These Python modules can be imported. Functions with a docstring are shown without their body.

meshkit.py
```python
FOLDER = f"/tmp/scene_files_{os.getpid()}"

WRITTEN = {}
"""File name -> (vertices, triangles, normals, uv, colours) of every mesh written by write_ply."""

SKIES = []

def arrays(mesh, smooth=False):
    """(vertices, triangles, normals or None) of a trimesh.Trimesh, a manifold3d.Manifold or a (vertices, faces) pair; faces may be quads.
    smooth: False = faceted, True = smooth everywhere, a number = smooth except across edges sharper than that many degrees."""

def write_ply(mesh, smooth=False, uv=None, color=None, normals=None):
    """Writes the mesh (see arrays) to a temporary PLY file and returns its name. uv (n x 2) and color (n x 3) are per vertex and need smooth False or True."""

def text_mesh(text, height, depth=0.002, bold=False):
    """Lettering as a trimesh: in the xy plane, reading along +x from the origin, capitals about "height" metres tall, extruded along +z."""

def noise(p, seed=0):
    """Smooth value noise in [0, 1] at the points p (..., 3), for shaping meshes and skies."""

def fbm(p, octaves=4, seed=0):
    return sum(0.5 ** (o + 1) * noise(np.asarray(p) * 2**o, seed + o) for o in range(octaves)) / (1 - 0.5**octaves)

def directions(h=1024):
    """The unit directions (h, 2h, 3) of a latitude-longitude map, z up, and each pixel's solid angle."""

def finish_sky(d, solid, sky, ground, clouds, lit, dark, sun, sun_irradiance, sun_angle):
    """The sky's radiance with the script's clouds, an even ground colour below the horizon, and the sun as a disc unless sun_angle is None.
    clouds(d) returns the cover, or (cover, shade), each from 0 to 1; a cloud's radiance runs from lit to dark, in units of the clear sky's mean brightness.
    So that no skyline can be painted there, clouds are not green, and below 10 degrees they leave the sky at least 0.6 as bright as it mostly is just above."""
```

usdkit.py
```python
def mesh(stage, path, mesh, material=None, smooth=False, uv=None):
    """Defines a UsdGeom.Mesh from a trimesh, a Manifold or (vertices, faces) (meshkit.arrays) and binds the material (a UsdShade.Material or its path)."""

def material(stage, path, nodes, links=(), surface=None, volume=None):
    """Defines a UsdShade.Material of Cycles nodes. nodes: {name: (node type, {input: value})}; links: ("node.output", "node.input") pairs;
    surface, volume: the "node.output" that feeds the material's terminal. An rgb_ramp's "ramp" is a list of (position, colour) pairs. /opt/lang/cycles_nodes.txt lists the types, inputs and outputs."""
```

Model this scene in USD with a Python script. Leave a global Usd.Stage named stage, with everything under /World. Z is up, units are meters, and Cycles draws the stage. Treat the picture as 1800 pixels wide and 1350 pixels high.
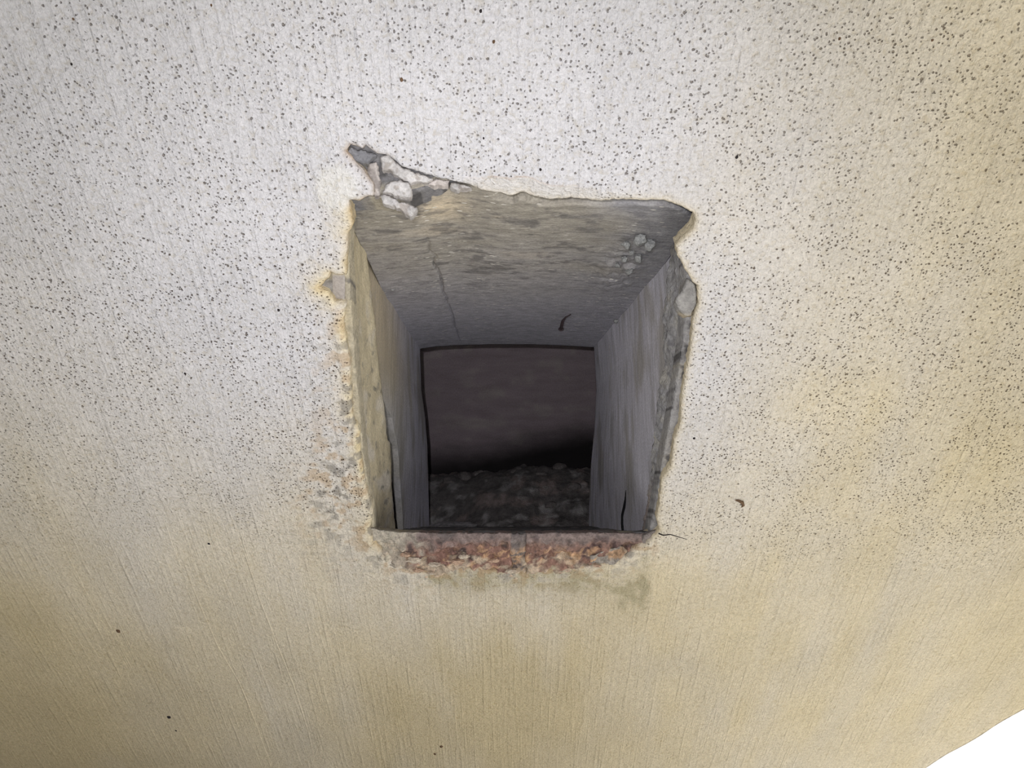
import math
import numpy as np
import trimesh
import shapely
from shapely.geometry import Polygon, LineString
from scipy.spatial import cKDTree
from scipy.interpolate import griddata
import usdkit, meshkit
from pxr import Usd, UsdGeom, UsdLux, UsdShade, Gf, Sdf, Vt

stage = Usd.Stage.CreateInMemory()
UsdGeom.SetStageUpAxis(stage, "Z")
UsdGeom.SetStageMetersPerUnit(stage, 1.0)
UsdGeom.Xform.Define(stage, "/World")

# ------------------------------------------------------------------ camera, daylight, sun, flash
FPX, CX, CY = 1400.0, 900.0, 675.0            # focal length in pixels of the 1800 x 1350 frame
PITCH, YAW = math.atan(185 / 1400), math.atan(32 / 1400 * math.cos(math.atan(185 / 1400)))
R = np.array([math.cos(YAW), -math.sin(YAW), 0.0])
F = np.array([math.sin(YAW) * math.cos(PITCH), math.cos(YAW) * math.cos(PITCH), math.sin(PITCH)])
U = np.cross(R, F)
EXPOSURE = -0.04
SKY, SUN, FLASH = 0.02, 1.8, 5.3

cam = UsdGeom.Camera.Define(stage, "/World/camera")
cam.CreateHorizontalApertureAttr(36.0)
cam.CreateVerticalApertureAttr(27.0)
cam.CreateFocalLengthAttr(36.0 * FPX / 1800)
cam.CreateClippingRangeAttr(Gf.Vec2f(0.05, 100))
cam.CreateExposureAttr(EXPOSURE)
cam.AddTransformOp().Set(Gf.Matrix4d(*[float(x) for x in (*R, 0, *U, 0, *(-F), 0, 0, 0, 0, 1)]))

sky = UsdLux.DomeLight.Define(stage, "/World/sky")
sky.CreateIntensityAttr(SKY)
sky.CreateColorAttr(Gf.Vec3f(0.97, 0.99, 1.08))

sun = UsdLux.DistantLight.Define(stage, "/World/sun")
sun.CreateIntensityAttr(SUN)
sun.CreateAngleAttr(1.5)
sun.CreateNormalizeAttr(True)
sun.CreateColorAttr(Gf.Vec3f(1.0, 0.99, 0.97))
_to = np.array([-0.48, -0.25, -0.84])          # the sun stands high, to the right and behind the leaning wall
_to = _to / np.linalg.norm(_to)
_zx = -_to
_xx = np.cross([0, 0, 1.0], _zx); _xx /= np.linalg.norm(_xx)
_yx = np.cross(_zx, _xx)
sun.AddTransformOp().Set(Gf.Matrix4d(*[float(x) for x in (*_xx, 0, *_yx, 0, *_zx, 0, 0, 0, 4, 1)]))

flash = UsdLux.SphereLight.Define(stage, "/World/camera_flash")     # the flash gun of the camera that took the picture
flash.CreateRadiusAttr(0.006)
flash.CreateIntensityAttr(FLASH / (4 * math.pi * 0.006 ** 2) * 0.8)
flash.CreateColorAttr(Gf.Vec3f(0.98, 0.975, 1.03))
_shape = UsdLux.ShapingAPI.Apply(flash.GetPrim())
_shape.CreateShapingConeAngleAttr(40.0)
_shape.CreateShapingConeSoftnessAttr(1.0)
_ff = F - 0.03 * R - 0.11 * U; _ff /= np.linalg.norm(_ff)
_fr = np.cross(_ff, U); _fr /= np.linalg.norm(_fr); _fu = np.cross(_fr, _ff)
flash.AddTransformOp().Set(Gf.Matrix4d(*[float(x) for x in (*_fr, 0, *_fu, 0, *(-_ff), 0, *(-0.035 * R + 0.035 * U - 0.01 * F), 1)]))

# ------------------------------------------------------------------ frames and helpers
Z0, TILT = 0.85, 1.304                          # distance of the wall on the optical axis; its slope
N = (-U - TILT * F); N /= np.linalg.norm(N)     # towards the viewer
EX, EY = R, np.cross(N, R)                      # along the wall: right, and up the slope
O = Z0 * F
INNER = 1.455                                   # depth at which the shaft opens into the chamber


def ray(px, py):
    px, py = np.asarray(px, float), np.asarray(py, float)
    return ((px - CX) / FPX)[..., None] * R - ((py - CY) / FPX)[..., None] * U + F


def local(pts, h=0.0):
    """Points seen at these pixels on the wall's plane raised by h, in the wall's own x, y."""
    pts = np.asarray(pts, float)
    d = ray(pts[..., 0], pts[..., 1])
    t = (O @ N + h) / (d @ N)
    p = t[..., None] * d - O
    return np.stack([p @ EX, p @ EY], -1)


def world(xy, h=0.0):
    xy = np.asarray(xy, float)
    return O + xy[..., :1] * EX + xy[..., 1:2] * EY + np.broadcast_to(np.asarray(h, float), xy.shape[:-1])[..., None] * N


def on_wall(pts, h=0.0):
    return world(local(pts, h), h)


def at_depth(pts, z):
    pts = np.asarray(pts, float)
    return ray(pts[..., 0], pts[..., 1]) * np.broadcast_to(np.asarray(z, float), pts.shape[:-1])[..., None]


def on_plane(pts, p0, n):
    pts = np.asarray(pts, float)
    d = ray(pts[..., 0], pts[..., 1])
    return d * ((p0 @ n) / (d @ n))[..., None]


def to_pixel(p):
    z = p @ F
    return np.stack([CX + FPX * (p @ R) / z, CY - FPX * (p @ U) / z], -1)


def sstep(a, b, x):
    t = np.clip((np.asarray(x, float) - a) / (b - a), 0, 1)
    return t * t * (3 - 2 * t)


def fbm(p, scale, octaves=4, seed=0):
    """About -0.5 .. 0.5."""
    p = np.asarray(p, float) * scale
    if p.shape[-1] == 2:
        p = np.concatenate([p, np.full(p.shape[:-1] + (1,), 0.37 + seed)], -1)
    return meshkit.fbm(p + 31.7, octaves, seed) - 0.5


def mixc(a, b, t):
    t = np.clip(t, 0, 1)[..., None]
    return np.asarray(a) * (1 - t) + np.asarray(b) * t


def densify(pts, step, closed=True):
    ls = LineString(np.vstack([pts, pts[:1]]) if closed else pts)
    n = max(8, int(ls.length / step))
    return np.array([ls.interpolate(t, normalized=True).coords[0] for t in np.linspace(0, 1, n, endpoint=not closed)])


def ragged(pts, step, amp, scale, seed, closed=True):
    """A polyline in plane coordinates with a broken, crumbly run."""
    p = densify(np.asarray(pts, float), step, closed)
    q = np.concatenate([p, np.full((len(p), 1), 0.2)], 1)
    d = np.stack([meshkit.fbm(q * scale + 7, 4, seed), meshkit.fbm(q * scale + 93, 4, seed + 5)], -1) - 0.5
    return p + 2 * amp * d


def clip_grid(xs, ys, poly, snap, reach=None):
    """Triangles of a tensor grid inside a polygon, with the rim moved onto the outline; also the rim's edges."""
    nx, ny = len(xs), len(ys)
    X, Y = np.meshgrid(xs, ys)
    cx, cy = (xs[1:] + xs[:-1]) / 2, (ys[1:] + ys[:-1]) / 2
    CXX, CYY = np.meshgrid(cx, cy)
    shapely.prepare(poly)
    keep = shapely.contains_xy(poly, CXX.ravel(), CYY.ravel()).reshape(ny - 1, nx - 1)
    i, j = np.nonzero(keep)
    a = i * nx + j
    quads = np.stack([a, a + 1, a + nx + 1, a + nx], 1)
    pts = np.stack([X.ravel(), Y.ravel()], 1)
    pad = np.pad(keep, 1)
    count = pad[:-1, :-1].astype(int) + pad[1:, :-1] + pad[:-1, 1:] + pad[1:, 1:]
    rim = ((count > 0) & (count < 4)).ravel()
    rings = [np.array(poly.exterior.coords)] + [np.array(r.coords) for r in poly.interiors]
    outline = np.vstack([densify(r[:-1], snap * 0.25) for r in rings])
    tree = cKDTree(outline)
    d, k = tree.query(pts[rim])
    moved = pts[rim]
    ok = d < (2.5 * snap if reach is None else reach(pts[rim]))
    moved[ok] = outline[k[ok]]
    pts[rim] = moved
    used = np.unique(quads)
    remap = -np.ones(len(pts), int); remap[used] = np.arange(len(used))
    quads = remap[quads]; pts = pts[used]
    # split along either diagonal in turn
    alt = ((i + j) % 2).astype(bool)
    t1 = np.where(alt[:, None], quads[:, [0, 1, 2]], quads[:, [0, 1, 3]])
    t2 = np.where(alt[:, None], quads[:, [0, 2, 3]], quads[:, [1, 2, 3]])
    tris = np.vstack([t1, t2])
    e = np.vstack([quads[:, [0, 1]], quads[:, [1, 2]], quads[:, [2, 3]], quads[:, [3, 0]]])
    key = np.sort(e, 1)
    _, inv, cnt = np.unique(key[:, 0].astype(np.int64) * (len(pts) + 1) + key[:, 1], return_inverse=True, return_counts=True)
    edges = e[cnt[inv] == 1]
    dist = tree.query(pts)[0]
    return pts, tris, edges, dist


def skirt(v, f, edges, down, rows=2, vec=None):
    """Walls from the rim edges, 'down' along -z (or vec)."""
    vec = np.array([0, 0, -1.0]) if vec is None else vec
    rim = np.unique(edges)
    remap = {int(r): k for k, r in enumerate(rim)}
    e = np.vectorize(remap.get)(edges)
    vs, fs = [v], [f]
    prev = rim
    n = len(v)
    for r in range(1, rows + 1):
        ring = v[rim] + vec * (np.broadcast_to(down, len(v))[rim] * r / rows)[:, None]
        cur = np.arange(n, n + len(rim)); n += len(rim)
        vs.append(ring)
        a, b = e[:, 0], e[:, 1]
        fs.append(np.stack([prev[b], prev[a], cur[a]], 1)); fs.append(np.stack([prev[b], cur[a], cur[b]], 1))
        prev = cur
    return np.vstack(vs), np.vstack(fs), rim


def loft(front, back, nu, nv, disp=None, thick=0.012, out=None, bulge=None):
    """A slab between two polylines: its seen face displaced by disp(P, u, v) along the face's normal, given a back at 'thick'."""
    def res(p, n):
        p = np.asarray(p, float)
        s = np.r_[0, np.cumsum(np.linalg.norm(np.diff(p, axis=0), axis=1))]; s /= s[-1]
        t = np.linspace(0, 1, n)
        return np.stack([np.interp(t, s, p[:, k]) for k in range(3)], 1)
    a, b = res(front, nu), res(back, nu)
    vv = np.linspace(0, 1, nv)
    P = a[None] * (1 - vv[:, None, None]) + b[None] * vv[:, None, None]
    du, dv = np.gradient(P, axis=1), np.gradient(P, axis=0)
    n = np.cross(du, dv); n /= np.linalg.norm(n, axis=-1, keepdims=True) + 1e-12
    if np.mean(n @ out) < 0:
        n = -n                                          # n points into the shaft (along out)
    uu, vw = np.meshgrid(np.linspace(0, 1, nu), vv)
    d = 0 if disp is None else disp(P, uu, vw)
    S = P + n * np.asarray(d)[..., None] if disp is not None else P
    B = P - n * thick
    v = np.vstack([S.reshape(-1, 3), B.reshape(-1, 3)])
    i, j = np.meshgrid(np.arange(nv - 1), np.arange(nu - 1), indexing="ij")
    q = (i * nu + j).ravel()
    f1 = np.vstack([np.stack([q, q + 1, q + nu + 1], 1), np.stack([q, q + nu + 1, q + nu], 1)])
    m = nu * nv
    f2 = f1[:, ::-1] + m
    ring = np.r_[np.arange(nu), np.arange(1, nv) * nu + nu - 1, (nv - 1) * nu + np.arange(nu - 2, -1, -1), np.arange(nv - 2, 0, -1) * nu]
    r2 = np.roll(ring, -1)
    f3 = np.vstack([np.stack([ring, ring + m, r2 + m], 1), np.stack([ring, r2 + m, r2], 1)])
    f = np.vstack([f1, f2, f3])
    t = trimesh.Trimesh(v, f, process=False)
    if (np.cross(v[f1[:, 1]] - v[f1[:, 0]], v[f1[:, 2]] - v[f1[:, 0]]) * n.reshape(-1, 3)[f1[:, 0]]).sum() < 0:
        f = f[:, ::-1]
    return v, f, m


def blob(size, seed, sub=3, rough=0.25, scale=2.2, flat=1.0):
    """A broken lump about 'size' metres wide: an icosphere cut by random planes and roughened."""
    rng = np.random.default_rng(seed)
    m = trimesh.creation.icosphere(sub, 1.0)
    v = np.array(m.vertices)
    for _ in range(7):
        n = rng.normal(size=3); n /= np.linalg.norm(n)
        c = rng.uniform(0.55, 0.9)
        over = np.maximum(v @ n - c, 0)
        v -= over[:, None] * n * 0.9
    v *= 1 + rough * 2 * fbm(v, scale, 3, seed)[:, None]
    v *= np.array(size) / 2 * np.array([1, 1, flat])
    return v, np.array(m.faces)


_names = {}


def numbered(parent, name):
    k = _names.get((parent, name), 0)
    _names[(parent, name)] = k + 1
    return f"{parent}/{name}" + (f"_{k:03d}" if k else "")


def obj(name, vf, mat, parent="/World", smooth=40, color=None, masks=None):
    path = numbered(parent, name)
    v, f = np.asarray(vf[0], float), np.asarray(vf[1], int)
    if color is not None or masks:
        m = usdkit.mesh(stage, path, (v, f), mat, smooth=True)
        api = UsdGeom.PrimvarsAPI(m)
        if color is not None:
            api.CreatePrimvar("albedo", Sdf.ValueTypeNames.Color3fArray, "vertex").Set(Vt.Vec3fArray.FromNumpy(np.asarray(color, np.float32)))
        for k, a in (masks or {}).items():
            api.CreatePrimvar(k, Sdf.ValueTypeNames.FloatArray, "vertex").Set(Vt.FloatArray.FromNumpy(np.asarray(a, np.float32)))
    else:
        m = usdkit.mesh(stage, path, (v, f), mat, smooth=smooth)
    return path


def tag(path, label=None, cat=None, group=None, kind=None):
    p = stage.GetPrimAtPath(path)
    for k, x in (("label", label), ("category", cat), ("group", group), ("kind", kind)):
        if x:
            p.SetCustomDataByKey(k, x)
    return path


def thing(name, label, cat, loc=(0, 0, 0), group=None, kind=None):
    path = numbered("/World", name)
    x = UsdGeom.Xform.Define(stage, path)
    x.AddTranslateOp().Set(Gf.Vec3d(*[float(q) for q in loc]))
    tag(path, label, cat, group, kind)
    return path


# ------------------------------------------------------------------ materials
def mat(name, nodes, links, surface="p.BSDF"):
    return usdkit.material(stage, f"/World/Looks/{name}", nodes, links, surface=surface)


def principled(**k):
    return ("principled_bsdf", {"roughness": 0.92, "specular_ior_level": 0.18, **k})


PLASTER = mat("plaster", {
    "tc": ("texture_coordinate", {}),
    "a": ("attribute", {"attribute": "albedo"}),
    "pm": ("attribute", {"attribute": "pitting"}),
    # large and small blow holes
    "wv": ("noise_texture", {"scale": 300.0, "detail": 2.0}), "wv2": ("vector_math", {"math_type": "multiply_add", "vector2": (0.0028, 0.0028, 0.0028)}),
    "v1": ("voronoi_texture", {"scale": 125.0}),
    "d1": ("map_range", {"range_type": "smoothstep", "from_min": 0.05, "from_max": 0.17, "to_min": 1.0, "to_max": 0.0, "clamp": True}),
    "v2": ("voronoi_texture", {"scale": 270.0}),
    "d2": ("map_range", {"range_type": "smoothstep", "from_min": 0.06, "from_max": 0.29, "to_min": 1.0, "to_max": 0.0, "clamp": True}),
    "n1": ("noise_texture", {"scale": 16.0, "detail": 4.0}),
    "n1r": ("map_range", {"from_min": 0.40, "from_max": 0.58, "to_min": 0.15, "to_max": 1.0, "clamp": True}),
    "d2m": ("math", {"math_type": "multiply"}),
    "pmax": ("math", {"math_type": "maximum"}),
    "pit": ("math", {"math_type": "multiply", "use_clamp": True}),
    # mottling
    "n2": ("noise_texture", {"scale": 420.0, "detail": 3.0, "roughness": 0.6}),
    "n2r": ("map_range", {"from_min": 0.3, "from_max": 0.72, "to_min": 0.86, "to_max": 1.10, "clamp": True}),
    "n3": ("noise_texture", {"scale": 9.0, "detail": 5.0, "roughness": 0.6}),
    "n3r": ("map_range", {"from_min": 0.3, "from_max": 0.7, "to_min": 0.94, "to_max": 1.05, "clamp": True}),
    "mm": ("math", {"math_type": "multiply"}),
    "c1": ("vector_math", {"math_type": "scale"}),
    "c2": ("mix", {"mix_type": "multiply", "color2": (0.36, 0.30, 0.25)}),
    # trowel strokes run up the slope
    "mp": ("mapping", {"scale": (130.0, 5.5, 60.0), "rotation": (0, 0, 0.03)}),
    "n4": ("noise_texture", {"scale": 1.0, "detail": 3.0, "roughness": 0.55}),
    "n5": ("noise_texture", {"scale": 62.0, "detail": 4.0, "roughness": 0.55}),
    "n6": ("noise_texture", {"scale": 175.0, "detail": 3.0, "roughness": 0.6, "distortion": 0.6}),
    "n7": ("noise_texture", {"scale": 11.0, "detail": 2.0}),
    "n7r": ("map_range", {"from_min": 0.42, "from_max": 0.66, "to_min": 0.05, "to_max": 0.55, "clamp": True}),
    "mq": ("mapping", {"scale": (170.0, 7.0, 60.0), "rotation": (0, 0, -0.05)}),
    "n8": ("noise_texture", {"scale": 1.0, "detail": 2.0}),
    "n8r": ("map_range", {"range_type": "smoothstep", "from_min": 0.45, "from_max": 0.80, "to_min": 0.0, "to_max": 0.24, "clamp": True}),
    "h5": ("math", {"math_type": "multiply_add", "value2": 0.62}),
    "cm": ("rgb_ramp", {"ramp": [(0.30, (0.88, 0.84, 0.76)), (0.5, (1.0, 1.0, 1.0)), (0.72, (1.08, 1.07, 1.06))]}),
    "cmx": ("mix", {"mix_type": "multiply", "fac": 0.85}),
    "h1": ("math", {"math_type": "multiply_add"}),
    "h2": ("math", {"math_type": "multiply_add", "value2": 0.5}),
    "h3": ("math", {"math_type": "multiply_add", "value2": 0.22}),
    "h4": ("math", {"math_type": "multiply_add", "value2": -0.9}),
    "b": ("bump", {"strength": 0.9, "distance": 0.0042}),
    "p": principled(),
}, [("tc.object", "wv.vector"), ("wv.color", "wv2.vector1"), ("tc.object", "wv2.vector3"), ("wv2.vector", "v1.vector"), ("wv2.vector", "v2.vector"), ("tc.object", "n1.vector"), ("tc.object", "n2.vector"), ("tc.object", "n3.vector"),
    ("v1.distance", "d1.value"), ("v2.distance", "d2.value"), ("n1.fac", "n1r.value"), ("d2.result", "d2m.value1"), ("n1r.result", "d2m.value2"),
    ("d1.result", "pmax.value1"), ("d2m.value", "pmax.value2"), ("pmax.value", "pit.value1"), ("pm.fac", "pit.value2"),
    ("n2.fac", "n2r.value"), ("n3.fac", "n3r.value"), ("n2r.result", "mm.value1"), ("n3r.result", "mm.value2"),
    ("a.color", "c1.vector1"), ("mm.value", "c1.scale"), ("c1.vector", "cmx.color1"), ("n6.fac", "cm.fac"), ("cm.color", "cmx.color2"), ("cmx.color", "c2.color1"), ("pit.value", "c2.fac"), ("c2.color", "p.base_color"),
    ("tc.object", "mp.vector"), ("mp.vector", "n4.vector"), ("tc.object", "n5.vector"),
    ("tc.object", "n6.vector"), ("tc.object", "n7.vector"), ("n7.fac", "n7r.value"), ("tc.object", "mq.vector"), ("mq.vector", "n8.vector"), ("n8.fac", "n8r.value"),
    ("n4.fac", "h1.value1"), ("n7r.result", "h1.value2"), ("n8r.result", "h1.value3"), ("n6.fac", "h5.value1"), ("h1.value", "h5.value3"), ("n5.fac", "h2.value1"), ("h5.value", "h2.value3"), ("n2.fac", "h3.value1"), ("h2.value", "h3.value3"),
    ("pit.value", "h4.value1"), ("h3.value", "h4.value3"), ("h4.value", "b.height"), ("b.normal", "p.normal")])


def rough_mat(name, scale_xyz, bump, fleck=None, contrast=(0.72, 1.22), fleck_color=(0.42, 0.41, 0.38)):
    """Weathered cement: the mesh's own albedo, streaked along one axis, with light flecks."""
    nodes = {
        "g": ("geometry", {}), "a": ("attribute", {"attribute": "albedo"}),
        "mp": ("mapping", {"scale": scale_xyz}),
        "n1": ("noise_texture", {"scale": 1.0, "detail": 6.0, "roughness": 0.65}),
        "r1": ("map_range", {"from_min": 0.3, "from_max": 0.7, "to_min": contrast[0], "to_max": contrast[1], "clamp": True}),
        "n2": ("noise_texture", {"scale": 380.0, "detail": 4.0, "roughness": 0.65}),
        "r2": ("map_range", {"from_min": 0.3, "from_max": 0.7, "to_min": 0.82, "to_max": 1.16, "clamp": True}),
        "mm": ("math", {"math_type": "multiply"}),
        "c1": ("vector_math", {"math_type": "scale"}),
        "h1": ("math", {"math_type": "multiply_add", "value2": 0.6}),
        "b": ("bump", {"strength": 0.9, "distance": bump}),
        "p": principled(),
    }
    links = [("g.position", "mp.vector"), ("mp.vector", "n1.vector"), ("n1.fac", "r1.value"), ("g.position", "n2.vector"), ("n2.fac", "r2.value"),
             ("r1.result", "mm.value1"), ("r2.result", "mm.value2"), ("a.color", "c1.vector1"), ("mm.value", "c1.scale"),
             ("n2.fac", "h1.value1"), ("n1.fac", "h1.value3"), ("h1.value", "b.height"), ("b.normal", "p.normal")]
    if fleck:
        nodes |= {"mf": ("mapping", {"scale": fleck}), "vf": ("voronoi_texture", {"scale": 1.0}),
                  "rf": ("map_range", {"range_type": "smoothstep", "from_min": 0.13, "from_max": 0.20, "to_min": 0.85, "to_max": 0.0, "clamp": True}),
                  "nf": ("noise_texture", {"scale": 14.0, "detail": 2.0}), "rn": ("map_range", {"from_min": 0.46, "from_max": 0.58, "clamp": True}),
                  "mf2": ("math", {"math_type": "multiply"}),
                  "cf": ("mix", {"color2": fleck_color})}
        links += [("g.position", "mf.vector"), ("mf.vector", "vf.vector"), ("vf.distance", "rf.value"), ("g.position", "nf.vector"), ("nf.fac", "rn.value"),
                  ("rf.result", "mf2.value1"), ("rn.result", "mf2.value2"), ("c1.vector", "cf.color1"), ("mf2.value", "cf.fac"), ("cf.color", "p.base_color")]
    else:
        links += [("c1.vector", "p.base_color")]
    return mat(name, nodes, links)


SOFFIT = rough_mat("soffit_cement", (60.0, 150.0, 150.0), 0.0016, fleck=(60.0, 135.0, 135.0), contrast=(0.70, 1.25), fleck_color=(0.80, 0.78, 0.72))
JAMB = rough_mat("jamb_cement", (150.0, 150.0, 14.0), 0.0008, fleck=(260.0, 200.0, 70.0), contrast=(0.82, 1.16), fleck_color=(0.5, 0.49, 0.48))
MORTAR = rough_mat("mortar", (90.0, 90.0, 90.0), 0.0030, contrast=(0.7, 1.25))
RETURN = rough_mat("jamb_plaster", (70.0, 50.0, 22.0), 0.0014, contrast=(0.85, 1.12))
BRICK = rough_mat("broken_brick", (120.0, 120.0, 120.0), 0.0045, contrast=(0.55, 1.5))
CHAMBER = rough_mat("chamber_render", (14.0, 60.0, 60.0), 0.0012, contrast=(0.85, 1.15))
RUBBLE = rough_mat("rubble", (70.0, 70.0, 70.0), 0.0040, contrast=(0.6, 1.4))


def plain(name, color, rough=0.9, scale=300.0, lo=0.7, hi=1.25, metallic=0.0):
    return mat(name, {"g": ("geometry", {}), "n": ("noise_texture", {"scale": scale, "detail": 4.0}),
                      "r": ("rgb_ramp", {"ramp": [(0.3, tuple(c * lo for c in color)), (0.7, tuple(c * hi for c in color))]}),
                      "b": ("bump", {"strength": 0.6, "distance": 0.001}), "p": principled(roughness=rough, metallic=metallic)},
               [("g.position", "n.vector"), ("n.fac", "r.fac"), ("r.color", "p.base_color"), ("n.fac", "b.height"), ("b.normal", "p.normal")])


SPECK = plain("dark_speck", (0.035, 0.03, 0.03))
HUSK = plain("brown_husk", (0.16, 0.10, 0.06))
RUST = plain("rusty_iron", (0.075, 0.055, 0.06), rough=0.55)
STONE = plain("grey_stone", (0.33, 0.335, 0.33), scale=500.0)
FLOOR = plain("pale_ground", (0.74, 0.73, 0.715), scale=25.0, lo=0.93, hi=1.05)
CORE = plain("masonry_core", (0.16, 0.15, 0.14), scale=60.0)

# ------------------------------------------------------------------ outlines, read on the photograph and laid on the wall's plane
RIM = np.array([(607, 268), (615, 257), (624, 260), (638, 265), (640, 256), (646, 260), (661, 272), (678, 272), (689, 280), (707, 293), (736, 303),
                (767, 313), (811, 323), (828, 330), (845, 340), (860, 345), (880, 348), (900, 353), (912, 346), (922, 346), (935, 352), (949, 356), (971, 358),
                (1004, 354), (1035, 356), (1060, 356), (1085, 354), (1111, 353), (1140, 354), (1167, 353), (1180, 357), (1193, 362), (1207, 368), (1220, 378),
                (1223, 386), (1218, 404), (1208, 414), (1200, 420), (1188, 433), (1193, 453), (1202, 467), (1207, 480), (1216, 493), (1226, 504), (1227, 536),
                (1225, 545), (1219, 560), (1216, 589), (1212, 620), (1206, 655), (1199, 690), (1198, 704), (1196, 744), (1185, 773), (1182, 800), (1178, 822),
                (1164, 842), (1160, 869), (1158, 891), (1153, 911), (1159, 933), (1151, 942), (1133, 957), (1120, 962), (1100, 978), (1083, 988), (1043, 997),
                (1007, 994), (973, 1000), (933, 1007), (907, 1011), (870, 1006), (840, 1003), (787, 1003), (750, 1009), (723, 1006), (700, 990), (680, 983),
                (668, 968), (657, 955), (650, 933), (655, 905), (650, 884), (642, 862), (638, 831), (631, 787), (631, 760), (624, 749), (617, 727), (618, 690),
                (615, 673), (615, 638), (609, 607), (604, 584), (604, 558), (609, 536), (598, 534), (589, 533), (576, 516), (560, 509), (578, 491), (580, 480),
                (590, 487), (608, 486), (609, 460), (611, 413), (621, 398), (616, 371), (611, 353), (620, 353), (631, 356), (642, 349), (656, 348), (656, 327),
                (642, 307), (624, 287)], float)
rim = ragged(local(RIM), 0.0012, 0.0011, 260, 3)
HOLE = Polygon(rim).buffer(0)

# ------------------------------------------------------------------ the wall: an Xform in the wall's own frame
wall = "/World/wall_back"
_names[("/World", "wall_back")] = 1
wx = UsdGeom.Xform.Define(stage, wall)
wx.AddTransformOp().Set(Gf.Matrix4d(*[float(x) for x in (*EX, 0, *EY, 0, *N, 0, *O, 1)]))
tag(wall, "pale pitted lime plaster wall with trowel strokes around the dark square opening", "wall", kind="structure")

CUT = local([(1629, 1350), (1664, 1327), (1698, 1308), (1728, 1290), (1755, 1271), (1780, 1257), (1800, 1247)])
cdir = (CUT[-1] - CUT[0]) / np.linalg.norm(CUT[-1] - CUT[0])
ZB = -1.2
ybot = (ZB - O[2]) / EY[2]
c0 = CUT[0] + (ybot - CUT[0][1]) / cdir[1] * cdir if cdir[1] > 0 else CUT[0]
c1 = CUT[-1] + cdir * 1.0
wig = np.linspace(0, 1, 60)
edge_line = np.vstack([c0[None], densify(CUT, 0.01, closed=False), c1[None]])
outer = np.vstack([[-1.6, ybot], edge_line, [c1[0], 0.85], [-1.6, 0.85]])
sheet = Polygon(outer).difference(HOLE)
if sheet.geom_type != "Polygon":
    sheet = max(sheet.geoms, key=lambda g: g.area)


def axis(lo, hi, parts):
    """Grid lines: dense inside, coarser outwards. parts: (from, to, step)."""
    out = [np.arange(a, b, s) for a, b, s in parts]
    return np.unique(np.concatenate(out + [[lo, hi]]))


hb = HOLE.bounds
xs = axis(-1.6, c1[0], [(-1.6, -0.95, 0.05), (-0.95, hb[0] - 0.03, 0.006), (hb[0] - 0.03, hb[2] + 0.03, 0.0012), (hb[2] + 0.03, 0.95, 0.006), (0.95, c1[0], 0.05)])
ys = axis(ybot, 0.85, [(ybot, -0.95, 0.05), (-0.95, hb[1] - 0.04, 0.006), (hb[1] - 0.04, hb[3] + 0.03, 0.0012), (hb[3] + 0.03, 0.42, 0.006), (0.42, 0.85, 0.05)])
hole_tree = cKDTree(densify(rim, 0.0006))
pts, tris, edges, _ = clip_grid(xs, ys, sheet, 0.0012, lambda p: np.where(hole_tree.query(p)[0] < 0.01, 0.003, 0.012))
dist, near = hole_tree.query(pts)
rim_d = densify(rim, 0.0006)
rim_px = to_pixel(world(rim_d))
npx = rim_px[near]                                        # the rim's pixel nearest to each vertex
px = to_pixel(world(pts))
x, y = px[:, 0], px[:, 1]
behind = (world(pts) @ F) < 0.15
x = np.where(behind, 900.0, x); y = np.where(behind, -600.0, y)

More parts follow.
